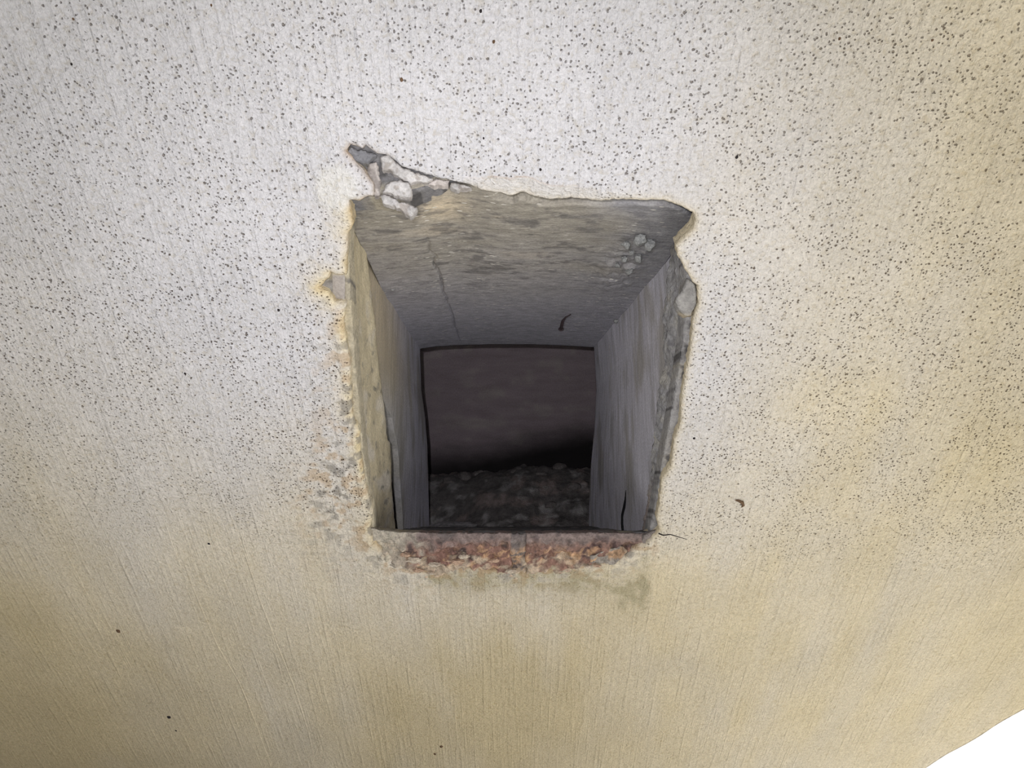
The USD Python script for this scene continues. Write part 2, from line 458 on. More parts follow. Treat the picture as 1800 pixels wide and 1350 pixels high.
left = sstep(700, 640, npx[:, 0])
top = sstep(420, 380, npx[:, 1]) * sstep(800, 860, npx[:, 0])
right = sstep(1120, 1170, npx[:, 0]) * (1 - top)
bottom = sstep(900, 960, npx[:, 1]) * (1 - right)
rad = 0.0045 + 0.014 * top * sstep(1200, 900, npx[:, 0]) + 0.004 * left + 0.004 * bottom
t = np.clip(1 - dist / rad, 0, 1)
lipz = top * sstep(1120, 1000, npx[:, 0])
h = -rad * (0.62 * (1 - np.sqrt(np.maximum(1 - t * t, 0))) * (1 - lipz) + 0.6 * t * lipz)
h += 0.006 * fbm(pts, 5.5, 3, 1) * sstep(0, 0.03, dist)
h += 0.0016 * fbm(pts, 34, 4, 2)
# crumbled zone left of the opening and below it
crumb = np.exp(-dist / 0.022) * np.clip(left * sstep(430, 720, y) + 0.8 * bottom, 0, 1)
crumb = np.maximum(crumb, 0.9 * np.exp(-(((x - 590) / 60) ** 2 + ((y - 860) / 100) ** 2)))
h += crumb * (0.007 * fbm(pts, 95, 4, 4) - 0.0006)
# a smoother skim patch at the upper left corner and one low edge under the ledge
skim = sstep(1.0, 0.55, np.hypot((x - 590) / 48, (y - 330) / 52))
h += 0.0016 * skim
h -= 0.0022 * np.exp(-((y - 1035) / 26) ** 2) * sstep(720, 780, x) * sstep(1150, 1120, x)
h += 0.002 * np.exp(-(((x - 1105) / 14) ** 2 + ((y - 1066) / 8) ** 2))

# albedo: whitewash, a lime-yellow rim, the brown wash of dirt low on the wall, and lens vignetting painted at the sides
nz = fbm(pts, 7, 4, 8); nz2 = fbm(pts, 45, 4, 9); nz3 = fbm(pts * np.array([1.0, 0.22]), 26, 4, 10); nz4 = fbm(pts, 90, 4, 12)
col = np.tile(np.array([0.68, 0.672, 0.69]), (len(pts), 1))
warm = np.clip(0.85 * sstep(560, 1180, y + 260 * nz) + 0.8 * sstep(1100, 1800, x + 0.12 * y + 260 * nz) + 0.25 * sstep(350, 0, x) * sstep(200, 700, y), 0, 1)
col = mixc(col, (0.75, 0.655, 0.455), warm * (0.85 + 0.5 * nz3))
grime_vignette = 0.6 * sstep(950, 1350, y + 300 * nz) * sstep(1500, 700, x) + 0.75 * np.exp(-(((x - 900) / 260) ** 2 + ((y - 1180) / 170) ** 2)) * (0.7 + 1.2 * nz3)
grime_vignette += 0.45 * sstep(300, 0, x) * sstep(750, 1150, y)  # lower left corner darkened: lens vignetting put into the albedo
grime_vignette = grime_vignette * (1 - 0.65 * np.exp(-((x - 500) / 170) ** 2)) + 0.3 * sstep(1550, 1850, x + 150 * nz)  # last term paints lens vignetting down the right edge
col = mixc(col, (0.60, 0.505, 0.31), np.clip(grime_vignette, 0, 0.8))
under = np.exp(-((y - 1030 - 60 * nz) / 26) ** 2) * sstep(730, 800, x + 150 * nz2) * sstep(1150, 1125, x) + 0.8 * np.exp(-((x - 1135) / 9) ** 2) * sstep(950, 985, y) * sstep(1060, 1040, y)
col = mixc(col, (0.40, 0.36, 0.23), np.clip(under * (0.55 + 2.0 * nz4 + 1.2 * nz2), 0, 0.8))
yel = left * np.exp(-dist / 0.010) * sstep(330, 380, y) * sstep(1010, 930, y) * (0.75 + 1.3 * nz2) + 0.5 * top * np.exp(-dist / 0.004) + 0.55 * right * np.exp(-dist / 0.004)
col = mixc(col, (0.80, 0.66, 0.36), np.clip(yel, 0, 0.75))
orange = np.exp(-dist / 0.0022) * (0.7 * left * sstep(560, 380, y) + 0.5 * bottom)
col = mixc(col, (0.42, 0.25, 0.09), np.clip(orange * (0.7 + 1.5 * nz2), 0, 0.7))
ochre = crumb * sstep(0.04, 0.2, nz4 + 0.3 * nz2)
col = mixc(col, (0.50, 0.36, 0.22), np.clip(1.2 * ochre, 0, 0.6))
crease = lipz * np.exp(-((dist - rad) / 0.0009) ** 2) * sstep(1080, 900, npx[:, 0])
col = mixc(col, (0.50, 0.37, 0.27), 0.65 * crease)
col = mixc(col, (0.76, 0.73, 0.69), 0.5 * lipz * (dist < rad))
greyc = crumb * sstep(0.05, 0.2, -nz4 - 0.3 * nz2)
col = mixc(col, (0.27, 0.25, 0.22), np.clip(1.1 * greyc, 0, 0.7))
col = mixc(col, (0.76, 0.745, 0.71), 0.85 * skim)
pitting = np.clip(1.05 - 0.95 * sstep(820, 1060, y + 160 * nz) - 0.35 * sstep(500, 200, x) * sstep(500, 900, y), 0.04, 1) * (1 - 0.85 * skim) * sstep(0, 0.004, dist)
pitting *= 1 - lipz * sstep(1.08, 0.95, dist / rad)
pitting *= 0.75 + 0.25 * sstep(250, 500, y)

v = np.column_stack([pts, h])
# wall's outer rim goes deep: the mass of the wall; the rim of the opening only as deep as the plaster
inner_edge = np.all(dist[edges] < 0.004, 1)
n0 = len(v)
v1, f1, r1 = skirt(v, tris, edges[inner_edge], 0.016, 4)
v1[n0:, :2] += 0.0022 * np.stack([fbm(v1[n0:], 170, 3, 21), fbm(v1[n0:], 170, 3, 22)], 1)
v2, f2, r2 = skirt(v1, f1, edges[~inner_edge], 1.35, 1)
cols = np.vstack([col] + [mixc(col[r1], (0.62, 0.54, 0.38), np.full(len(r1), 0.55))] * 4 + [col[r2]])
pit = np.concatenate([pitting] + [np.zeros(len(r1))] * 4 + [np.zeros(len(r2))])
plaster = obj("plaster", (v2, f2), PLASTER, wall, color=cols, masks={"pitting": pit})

back = np.array([[-1.6, ybot], [c0[0], c0[1]], [c1[0], c1[1]], [c1[0], 0.85], [-1.6, 0.85]])
bpts = trimesh.creation.extrude_polygon(Polygon(back), 0.05)
bv = np.array(bpts.vertices); bv[:, 2] -= 1.39
obj("masonry_core", (bv, np.array(bpts.faces)), CORE, wall)

# ------------------------------------------------------------------ behind the plaster: mortar bed with the square mouth of the shaft
MOUTH = np.array([(614, 352), (660, 350), (700, 356), (740, 338), (790, 322), (845, 318), (900, 320), (1000, 324), (1120, 328), (1205, 338), (1222, 362),
                  (1206, 430), (1206, 520), (1200, 600), (1180, 720), (1160, 830), (1148, 900), (1140, 936), (1000, 938), (850, 938), (690, 936), (660, 930),
                  (640, 800), (626, 650), (616, 500), (612, 420)], float)


LEVEL = np.array([EX[1], EY[1], N[1]])          # world +y in the wall's frame


def slab(poly_px, h0, thick, bevel, name, material, parent, colorf, amp=0.0015, scale=120, step=0.0013, seed=1, rag=0.0008, holes=None, relief=None):
    """A piece lying on the wall's plane with its top at h0, broken edges and a rough face."""
    p = ragged(local(poly_px, h0), 0.0012, rag, 300, seed)
    g = Polygon(p).buffer(0)
    if holes is not None:
        g = g.difference(Polygon(holes).buffer(0))
    if g.geom_type != "Polygon":
        g = max(g.geoms, key=lambda q: q.area)
    b = g.bounds
    q, tr, ed, d = clip_grid(np.arange(b[0] - step, b[2] + 2 * step, step), np.arange(b[1] - step, b[3] + 2 * step, step), g, step)
    tt = np.clip(1 - d / bevel, 0, 1)
    hh = h0 - bevel * 0.7 * (1 - np.sqrt(np.maximum(1 - tt * tt, 0))) + 2 * amp * fbm(q, scale, 4, seed)
    pix = to_pixel(world(q, h0))
    if relief is not None:
        hh = hh + relief(q, pix, d)
    vv, ff, rr = skirt(np.column_stack([q, hh]), tr, ed, thick, 2, LEVEL)
    c = colorf(q, pix, d)
    c = np.vstack([c, c[rr], c[rr]])
    return obj(name, (vv, ff), material, parent, color=c)


def mortar_color(q, pix, d):
    a, b = fbm(q, 30, 4, 41), fbm(q, 110, 4, 42)
    c = np.tile(np.array([0.255, 0.25, 0.255]), (len(q), 1))
    c = mixc(c, (0.42, 0.38, 0.30), sstep(0.0, 0.2, a))
    c = mixc(c, (0.13, 0.125, 0.125), sstep(0.06, 0.2, -b))
    rgt = sstep(1110, 1140, pix[:, 0]) * sstep(435, 475, pix[:, 1])
    c = mixc(c, (0.44, 0.43, 0.425), 0.8 * rgt * sstep(-0.25, 0.05, b))
    lft = sstep(760, 700, pix[:, 0]) * sstep(360, 400, pix[:, 1])
    return mixc(c, (0.60, 0.53, 0.38), 0.8 * lft * (1 - 0.8 * sstep(485, 495, pix[:, 1]) * sstep(532, 522, pix[:, 1])))


BED = np.vstack([RIM + (RIM - np.array([905.0, 640.0])) * 0.06])
mouth = local(MOUTH, -0.011)
slab(BED, -0.0105, 0.03, 0.003, "mortar_bed", MORTAR, wall, mortar_color, amp=0.0022, scale=90, step=0.0016, seed=6, holes=mouth)

# flakes of plaster still hanging at the broken upper left corner, each a piece of its own
white = lambda q, pix, d: mixc(np.tile(np.array([0.66, 0.64, 0.63]), (len(q), 1)), (0.40, 0.36, 0.33), np.clip(0.45 * np.exp(-d / 0.0010) + 0.8 * sstep(0.06, 0.2, fbm(q, 150, 3, 5)), 0, 0.8))
pale = lambda q, pix, d: mixc(np.tile(np.array([0.60, 0.55, 0.52]), (len(q), 1)), (0.40, 0.36, 0.34), sstep(0.0, 0.2, fbm(q, 160, 3, 6)))
grey = lambda q, pix, d: mixc(np.tile(np.array([0.24, 0.24, 0.255]), (len(q), 1)), (0.36, 0.34, 0.31), sstep(0.0, 0.2, fbm(q, 130, 3, 7)))
flk = [
    ([(610, 268), (616, 260), (630, 266), (650, 268), (661, 274), (653, 284), (648, 290), (632, 286), (620, 284)], -0.0050, grey),
    ([(648, 288), (662, 283), (664, 300), (668, 318), (666, 345), (657, 346), (657, 326), (645, 305)], -0.0062, pale),
    ([(668, 276), (684, 274), (700, 292), (728, 304), (762, 314), (752, 322), (720, 322), (700, 316), (684, 303), (672, 302)], -0.0042, white),
    ([(684, 320), (702, 318), (718, 323), (724, 338), (722, 350), (706, 348), (690, 344), (672, 340), (676, 330)], -0.0030, white),
    ([(668, 345), (680, 344), (694, 352), (708, 356), (722, 362), (734, 366), (728, 380), (720, 384), (708, 374), (690, 362), (670, 357)], -0.0035, white),
    ([(765, 315), (790, 320), (788, 330), (774, 328), (758, 330), (752, 324)], -0.0058, pale),
    ([(790, 322), (812, 325), (830, 330), (822, 333), (802, 336), (792, 331)], -0.0052, white),
]
for k, (poly, hh, cf) in enumerate(flk):
    slab(poly, hh, 0.008, 0.0028, "plaster_flake", MORTAR, wall, cf, amp=0.0026, scale=150, step=0.0008, seed=50 + k, rag=0.0019)

# ------------------------------------------------------------------ the shaft through the wall
IN_TL, IN_TR, IN_BR, IN_BL = (740, 612), (1045, 611), (1036, 926), (756, 926)
shaft_base = at_depth(np.array([[900, 926]]), INNER)[0]
shaft = thing("wall_opening", "square shaft lined with dark grey cement running back through the pale plaster wall", "opening", shaft_base)


def shaft_part(name, vfm, material, colorf, label=None, parent=None):
    vv, ff, m = vfm
    c = colorf(vv)
    return tag(obj(name, (vv - shaft_base, ff), material, parent or shaft, color=c), label)


TOPEDGE = np.array([(592, 345), (640, 340), (700, 336), (740, 326), (790, 316), (845, 322), (900, 330), (1000, 333), (1120, 333), (1200, 340), (1250, 345)], float)
soffit_front = on_wall(TOPEDGE, -0.0075)
soffit_back = at_depth(np.array([(722, 616), (738.5, 626), (741, 617), (748, 612), (765, 609.5), (804, 607), (863, 605.6), (937, 605.6), (1000, 608), (1044, 611), (1068, 613)], float)[[0, 4, 5, 6, 7, 8, 9, 10]], INNER)


def soffit_disp(P, u, v):
    q = P * np.array([0.35, 1.0, 1.0])
    d = 0.0045 * fbm(q, 14, 2, 61) + 0.0022 * fbm(P * np.array([0.7, 1, 1]), 75, 4, 62) * sstep(0.75, 0.3, v)
    lump = np.exp(-(((u - 0.86) / 0.07) ** 2 + ((v - 0.33) / 0.12) ** 2))
    d += lump * (0.004 + 0.02 * fbm(P, 90, 3, 63))
    crack = np.abs(u - (0.205 + 0.05 * v + 0.03 * fbm(P, 40, 3, 64)))
    d -= 0.004 * np.exp(-(crack / 0.004) ** 2) * sstep(0.15, 0.3, v)
    pix = to_pixel(P.reshape(-1, 3)).reshape(P.shape[:2] + (2,))
    edge = np.interp(pix[..., 0], RIM[15:35, 0], RIM[15:35, 1])
    d -= 0.022 * sstep(6.0, 0.5, pix[..., 1] - edge) * sstep(850, 930, pix[..., 0])  # groove added along the plaster lip to make its dark shadow line
    return d * sstep(1.0, 0.93, v)


def soffit_color(p):
    pix = to_pixel(p); a = fbm(p * np.array([0.4, 1, 1]), 26, 4, 65); b = fbm(p * np.array([0.45, 1, 1]), 75, 4, 66)
    c = np.tile(np.array([0.43, 0.415, 0.425]), (len(p), 1))
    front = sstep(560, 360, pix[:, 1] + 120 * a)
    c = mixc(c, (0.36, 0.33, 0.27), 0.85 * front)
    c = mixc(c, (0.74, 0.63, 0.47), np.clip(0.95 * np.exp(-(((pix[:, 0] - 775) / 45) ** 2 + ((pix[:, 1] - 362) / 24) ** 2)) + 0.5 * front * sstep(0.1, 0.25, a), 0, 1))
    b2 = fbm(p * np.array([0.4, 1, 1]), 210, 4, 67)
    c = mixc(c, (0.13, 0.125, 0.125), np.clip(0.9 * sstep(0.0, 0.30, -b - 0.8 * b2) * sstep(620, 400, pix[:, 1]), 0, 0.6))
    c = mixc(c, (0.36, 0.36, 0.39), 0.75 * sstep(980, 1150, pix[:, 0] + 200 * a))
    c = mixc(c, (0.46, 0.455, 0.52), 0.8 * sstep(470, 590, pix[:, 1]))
    return c


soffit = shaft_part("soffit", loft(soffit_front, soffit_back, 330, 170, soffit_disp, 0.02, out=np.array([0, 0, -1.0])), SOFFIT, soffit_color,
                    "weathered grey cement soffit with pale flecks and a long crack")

# left jamb: a beige plaster return in front, the grey lining further in, a black gap between them
LF = np.array([(600, 346), (606, 420), (606, 500), (604, 580), (612, 660), (618, 740), (632, 830), (642, 900), (655, 962)], float)
L_front = on_wall(LF, -0.0085)
L_in_px = np.array([(739, 596), (739, 626), (741.5, 688), (747, 736), (750, 777), (752, 822), (755, 917), (756, 940)], float)
L_in = at_depth(L_in_px, INNER)
pc = np.vstack([L_front[1:], L_in[1:-1]]); p0 = pc.mean(0); nL = np.linalg.svd(pc - p0)[2][2]; nL = nL if nL[0] > 0 else -nL
LM = np.array([(634, 368), (640, 420), (648, 490), (656, 560), (664, 640), (673, 715), (680, 772), (685, 778), (686.5, 820), (688, 870), (692, 925), (697, 964)], float)
L_mid = on_plane(LM, p0, nL)


def ret_disp(P, u, v):
    return 0.0035 * fbm(P, 32, 4, 71) + 0.0016 * fbm(P, 120, 3, 72) + 0.003 * np.exp(-((v - 0.9) / 0.12) ** 2) + 0.004 * fbm(P, 60, 3, 76) * np.exp(-(v / 0.2) ** 2)


def ret_color(p):
    a, b = fbm(p, 30, 4, 73), fbm(p, 100, 4, 74)
    pix = to_pixel(p)
    c = np.tile(np.array([0.64, 0.56, 0.39]), (len(p), 1))
    c = mixc(c, (0.70, 0.64, 0.53), sstep(0.0, 0.2, a))
    c = mixc(c, (0.27, 0.25, 0.21), 0.8 * sstep(0.1, 0.25, b) * sstep(500, 650, pix[:, 1]))
    c = mixc(c, (0.42, 0.37, 0.29), 0.6 * sstep(450, 370, pix[:, 1]))
    return mixc(c, (0.36, 0.33, 0.32), 0.85 * sstep(612, 606, pix[:, 0]) * sstep(478, 486, pix[:, 1]) * sstep(540, 530, pix[:, 1]))


shaft_part("jamb_return", loft(L_front, L_mid, 260, 60, ret_disp, 0.012, out=np.array([1.0, 0, 0])), RETURN, ret_color, "beige plaster return on the left jamb")

LG = np.array([(636, 380), (644, 440), (653, 530), (663, 620), (675, 690), (693, 735), (703, 790), (708, 850), (712, 905), (714, 950)], float)
L_gap = on_plane(LG, p0, nL) - nL * 0.004


def jamb_disp(P, u, v):
    return 0.004 * fbm(P * np.array([1, 1, 0.3]), 18, 3, 81) + 0.0009 * fbm(P * np.array([1, 1, 0.2]), 150, 3, 82)


def jamb_color(p):
    a, b = fbm(p * np.array([1, 1, 0.3]), 26, 4, 83), fbm(p * np.array([1, 1, 0.15]), 90, 4, 84)
    pix = to_pixel(p)
    c = np.tile(np.array([0.66, 0.65, 0.72]), (len(p), 1))
    c = mixc(c, (0.47, 0.45, 0.44), sstep(0.0, 0.2, a))
    c = mixc(c, (0.42, 0.41, 0.42), 0.6 * sstep(0.06, 0.22, b))
    c = mixc(c, (0.58, 0.50, 0.37), sstep(70, 10, pix[:, 0] - (636 + (pix[:, 1] - 380) * 0.125)) * sstep(760, 640, pix[:, 1]) * (pix[:, 0] < 850))
    return mixc(c, (0.50, 0.47, 0.38), 0.5 * sstep(735, 690, pix[:, 0]) * sstep(900, 850, pix[:, 0]) * sstep(600, 720, pix[:, 1]))


shaft_part("jamb", loft(L_gap, L_in, 230, 90, jamb_disp, 0.012, out=np.array([1.0, 0, 0])), JAMB, jamb_color)

# right jamb: a rough band of cement behind the broken plaster, then the grey lining with a black crack
RF = np.array([(1232, 352), (1226, 400), (1230, 460), (1234, 520), (1226, 600), (1214, 690), (1200, 780), (1180, 860), (1170, 945)], float)
R_front = on_wall(RF, -0.0085)
R_in_px = np.array([(1044, 597), (1044, 611), (1048, 688), (1045, 748), (1039, 822), (1035, 896), (1035, 922), (1034, 940)], float)
R_in = at_depth(R_in_px, INNER)
pc = np.vstack([R_front[1:], R_in[1:-1]]); p1 = pc.mean(0); nR = np.linalg.svd(pc - p1)[2][2]; nR = nR if nR[0] < 0 else -nR
RM = np.array([(1204, 378), (1186, 440), (1176, 500), (1171, 560), (1172, 620), (1163, 690), (1158, 740), (1151, 790), (1145, 850), (1139, 900), (1134, 948)], float)
R_mid = on_plane(RM, p1, nR)


def band_disp(P, u, v):
    return 0.008 * fbm(P, 45, 4, 91) + 0.005 * fbm(P, 150, 3, 92) + 0.005 * sstep(0.3, 0.9, v) * sstep(1, 0.95, v)


def band_color(p):
    a, b = fbm(p, 40, 4, 93), fbm(p, 130, 4, 94)
    pix = to_pixel(p)
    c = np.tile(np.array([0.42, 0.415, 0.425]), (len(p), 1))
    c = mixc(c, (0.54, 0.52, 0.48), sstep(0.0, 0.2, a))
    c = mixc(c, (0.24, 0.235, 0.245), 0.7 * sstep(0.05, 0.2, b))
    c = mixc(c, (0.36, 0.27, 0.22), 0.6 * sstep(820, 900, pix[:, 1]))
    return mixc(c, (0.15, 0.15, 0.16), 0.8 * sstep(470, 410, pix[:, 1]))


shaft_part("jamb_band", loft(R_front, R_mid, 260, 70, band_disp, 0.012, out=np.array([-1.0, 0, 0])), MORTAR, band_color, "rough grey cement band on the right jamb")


def rjamb_disp(P, u, v):
    d = jamb_disp(P, u, v)
    return d


shaft_part("jamb", loft(R_mid - nR * 0.002, R_in, 260, 150, rjamb_disp, 0.016, out=np.array([-1.0, 0, 0])), JAMB, jamb_color)

# the black crack low in the right lining
kp = densify(np.array([(1100, 862), (1099, 878), (1097, 892), (1094, 906), (1094, 920), (1096, 938)], float), 4.0, closed=False)
kw = on_plane(kp, p1 + nR * 0.0045, nR)
CRACK = (kw, np.interp(np.linspace(0, 1, len(kw)), [0, 0.35, 1], [0.0004, 0.0018, 0.0026]))

# the floor of the shaft
SF = on_wall(np.array([(668, 939), (760, 940), (850, 940), (1000, 941), (1100, 941), (1158, 939)], float), -0.016)
SB = at_depth(np.array([(735, 925), (800, 925), (900, 926), (1000, 925), (1058, 925)], float), INNER + 0.01)


def sill_disp(P, u, v):
    return 0.004 * fbm(P, 30, 4, 101) + 0.0025 * fbm(P, 110, 3, 102) - 0.004 * np.exp(-(v / 0.05) ** 2)


def sill_color(p):
    c = np.tile(np.array([0.15, 0.145, 0.145]), (len(p), 1))
    return mixc(c, (0.26, 0.24, 0.22), sstep(0.0, 0.2, fbm(p, 45, 4, 103)))


shaft_part("sill", loft(SF, SB, 240, 110, sill_disp, 0.006, out=np.array([0, 0, 1.0])), RUBBLE, sill_color)

# pebbles and loose aggregate standing out of the soffit's right corner
ps = np.vstack([soffit_front, soffit_back]); pS = ps.mean(0); nS = np.linalg.svd(ps - pS)[2][2]; nS = nS if nS[2] < 0 else -nS
for k, (qx, qy, wd) in enumerate([(1125, 422, 22), (1141, 430, 22), (1100, 431, 15), (1122, 455, 18), (1106, 477, 14), (1098, 456, 12), (1086, 466, 9), (1110, 444, 10)]):
    c = on_plane(np.array([[qx, qy]], float), pS + nS * 0.007, nS)[0]
    s = wd / FPX * (c @ F) * 1.05
    bv, bf = blob((s, s * 1.4, s * 0.9), 300 + k, 3, 0.3)
    obj("pebble", (bv + c - shaft_base, bf), STONE, soffit)
# pale knobs on the lining
for k, (qx, qy, wd) in enumerate([(1084, 564, 11), (690, 508, 9)]):
    c = on_plane(np.array([[qx, qy]], float), pS + nS * 0.004, nS)[0]
    s = wd / FPX * (c @ F)
    bv, bf = blob((s, s * 1.3, s * 0.8), 330 + k, 2, 0.12)
    obj("pebble", (bv + c - shaft_base, bf), STONE, soffit)

# the loose slab of cement caught on the right edge
chip = lambda q, pix, d: mixc(np.tile(np.array([0.34, 0.33, 0.315]), (len(q), 1)), (0.50, 0.42, 0.30), np.clip(np.exp(-d / 0.0022) * sstep(545, 556, pix[:, 1]), 0, 0.8))
slab([(1208, 490), (1222, 500), (1226, 515), (1225, 538), (1218, 548), (1216, 556), (1208, 558), (1203, 557), (1198, 553), (1192, 545), (1187, 534), (1191, 522), (1199, 514), (1203, 502)],
     -0.0045, 0.010, 0.003, "cement_flake", MORTAR, wall, chip, amp=0.0012, scale=200, step=0.0009, seed=77, rag=0.0006)

# ------------------------------------------------------------------ the broken brick ledge under the opening
ledge_base = on_wall(np.array([[910, 1005]], float), -0.03)[0]
ledge = thing("brick_ledge", "broken reddish brick ledge along the bottom edge of the square opening", "ledge", ledge_base)
LOW = [(1133, 962), (1120, 968), (1100, 984), (1083, 994), (1043, 1003), (1007, 1002), (973, 1008), (933, 1014), (912, 1018)]
LOWL = [(907, 1018), (870, 1013), (840, 1010), (787, 1010), (750, 1016), (723, 1013), (700, 998), (680, 990), (664, 972)]


def brick_piece(name, poly, h0, seed, base, dark, material=BRICK, label=None, tip=0.0):
    p = ragged(local(poly, h0), 0.0012, 0.0008, 260, seed)
    g = Polygon(p).buffer(0)
    if g.geom_type != "Polygon":
        g = max(g.geoms, key=lambda q: q.area)
    st = 0.0011
    b = g.bounds
    q, tr, ed, d = clip_grid(np.arange(b[0] - st, b[2] + 2 * st, st), np.arange(b[1] - st, b[3] + 2 * st, st), g, st)
    pix = to_pixel(world(q, h0))
    # broken face: steps and oblique ribs, falling back towards the upper edge
    rot = np.stack([q[:, 0] * 0.8 + q[:, 1] * 0.6, q[:, 1] * 0.8 - q[:, 0] * 0.6], 1) * np.array([0.55, 1.0])
    low = sstep(944, 962, pix[:, 1])
    hh = h0 + (0.003 + 0.013 * low) * fbm(rot, 75, 4, seed) + (0.002 + 0.007 * low) * fbm(q, 190, 3, seed + 1)
    hh -= 0.003 * np.exp(-((pix[:, 1] - 938) / 9) ** 2)
    tt = np.clip(1 - d / 0.003, 0, 1)
    hh -= 0.002 * tt * tt
    a, c2, c3 = fbm(rot, 110, 4, seed), fbm(q, 75, 4, seed + 3), fbm(rot, 240, 3, seed + 9)
    c = np.tile(np.asarray(base, float), (len(q), 1))
    c = mixc(c, dark, 0.85 * sstep(0.02, 0.18, c2))
    c = mixc(c, (0.62, 0.40, 0.24), 0.9 * sstep(0.02, 0.2, a + 0.6 * c3) * sstep(950, 975, pix[:, 1]))
    c = mixc(c, (0.27, 0.235, 0.225), 0.75 * sstep(966, 945, pix[:, 1] + 40 * c2))
    c = mixc(c, (0.66, 0.55, 0.42), 0.8 * sstep(982, 1004, pix[:, 1] + 70 * c2 + 40 * c3))
    c = mixc(c, (0.60, 0.55, 0.45), 0.75 * sstep(745, 690, pix[:, 0] + 120 * c2))
    vv, ff, rr = skirt(np.column_stack([q, hh]), tr, ed, 0.05, 2, LEVEL)
    c = np.vstack([c, c[rr], c[rr]])
    w = world(vv[:, :2], vv[:, 2])
    path = obj(name, (w - ledge_base, ff), material, ledge, color=c)
    return tag(path, label)


brick_piece("brick", [(694, 939), (760, 941), (850, 941), (899, 941), (899, 985), (903, 1015)] + LOWL[1:] + [(676, 955)], -0.004, 401, (0.33, 0.195, 0.155), (0.09, 0.075, 0.075))
brick_piece("brick", [(925, 941), (1000, 941), (1090, 941), (1135, 942), (1136, 955)] + LOW[1:-1] + [(926, 1012), (923, 985)], -0.004, 431, (0.33, 0.20, 0.155), (0.12, 0.085, 0.085))
brick_piece("mortar_joint", [(896, 942), (929, 942), (927, 975), (930, 1012), (908, 1017), (896, 1012)], -0.0055, 451, (0.26, 0.215, 0.19), (0.12, 0.10, 0.10))
brick_piece("mortar_lump", [(650, 931), (672, 936), (695, 939), (700, 955), (694, 972), (680, 988), (664, 976), (655, 960)], -0.0035, 456, (0.58, 0.51, 0.38), (0.36, 0.32, 0.27))
brick_piece("mortar_lump", [(1130, 944), (1150, 936), (1160, 934), (1156, 944), (1146, 950), (1138, 958), (1128, 958)], -0.002, 461, (0.33, 0.29, 0.24), (0.14, 0.13, 0.12))
brick_piece("mortar_lump", [(1038, 978), (1062, 972), (1080, 966), (1098, 962), (1104, 968), (1092, 980), (1078, 990), (1062, 990), (1050, 996), (1036, 994)], 0.0015, 466, (0.42, 0.38, 0.33), (0.22, 0.2, 0.18))
for k, (qx, qy, wd) in enumerate([(726, 985, 16), (735, 1002, 12), (757, 1008, 9), (803, 987, 15), (815, 978, 12), (868, 985, 12), (900, 1003, 14), (712, 975, 11), (764, 992, 13), (1050, 994, 8), (1034, 996, 8)]):
    c = on_wall(np.array([[qx, qy]], float), 0.001)[0]
    s = wd / FPX * (c @ F)
    bv, bf = blob((s * 1.6, s, s * 0.7), 500 + k, 3, 0.55, 3.5)
    obj("brick_crumb", (bv + c - ledge_base, bf), plain(f"crumb_{k}", [(0.60, 0.52, 0.42), (0.52, 0.37, 0.27)][k % 2], scale=400.0), ledge)

# ------------------------------------------------------------------ the chamber behind
CH_Y = 1.75


def panel(name, p00, p10, p11, p01, colorf, label, nu=120, nv=120, amp=0.0006, out=np.array([0, -1.0, 0]), cat="wall"):
    p = np.array([p00, p10, p11, p01], float)
    vv, ff, m = loft(np.array([p[0], p[1]]), np.array([p[3], p[2]]), nu, nv, lambda P, u, v: amp * 2 * fbm(P, 40, 3, 201), 0.03, out=out)
    path = obj(name, (vv, ff), CHAMBER, color=colorf(vv))
    return tag(path, label, cat, kind="structure")


def rear_color(p):
    pix = to_pixel(p)
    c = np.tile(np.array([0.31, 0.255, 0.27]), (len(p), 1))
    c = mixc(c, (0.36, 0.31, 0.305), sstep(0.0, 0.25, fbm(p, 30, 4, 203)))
    foot_dark = sstep(0.135, 0.055, p[:, 2] - 0.19 * p[:, 0] + 0.03 * fbm(p, 18, 4, 202))  # much darker towards the foot, reaching higher on the right
    return mixc(c, (0.022, 0.02, 0.02), foot_dark)


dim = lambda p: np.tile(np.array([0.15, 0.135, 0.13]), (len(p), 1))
W, ZT, ZL = 0.36, 0.42, -0.16
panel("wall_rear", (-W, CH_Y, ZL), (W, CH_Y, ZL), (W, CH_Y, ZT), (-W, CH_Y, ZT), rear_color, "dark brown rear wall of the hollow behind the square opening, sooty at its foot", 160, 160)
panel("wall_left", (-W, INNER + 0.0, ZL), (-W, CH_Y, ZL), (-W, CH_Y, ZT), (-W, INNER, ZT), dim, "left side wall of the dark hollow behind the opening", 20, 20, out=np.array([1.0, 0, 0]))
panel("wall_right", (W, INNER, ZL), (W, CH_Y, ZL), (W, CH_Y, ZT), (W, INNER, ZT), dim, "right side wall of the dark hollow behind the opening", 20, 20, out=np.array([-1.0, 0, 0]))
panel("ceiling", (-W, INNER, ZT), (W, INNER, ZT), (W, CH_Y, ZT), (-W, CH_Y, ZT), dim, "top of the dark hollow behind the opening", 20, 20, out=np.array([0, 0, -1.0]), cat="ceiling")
panel("floor", (-W, INNER - 0.02, ZL), (W, INNER - 0.02, ZL), (W, CH_Y, ZL), (-W, CH_Y, ZL), dim, "floor of the dark hollow under the rubble", 20, 20, out=np.array([0, 0, 1.0]), cat="floor")

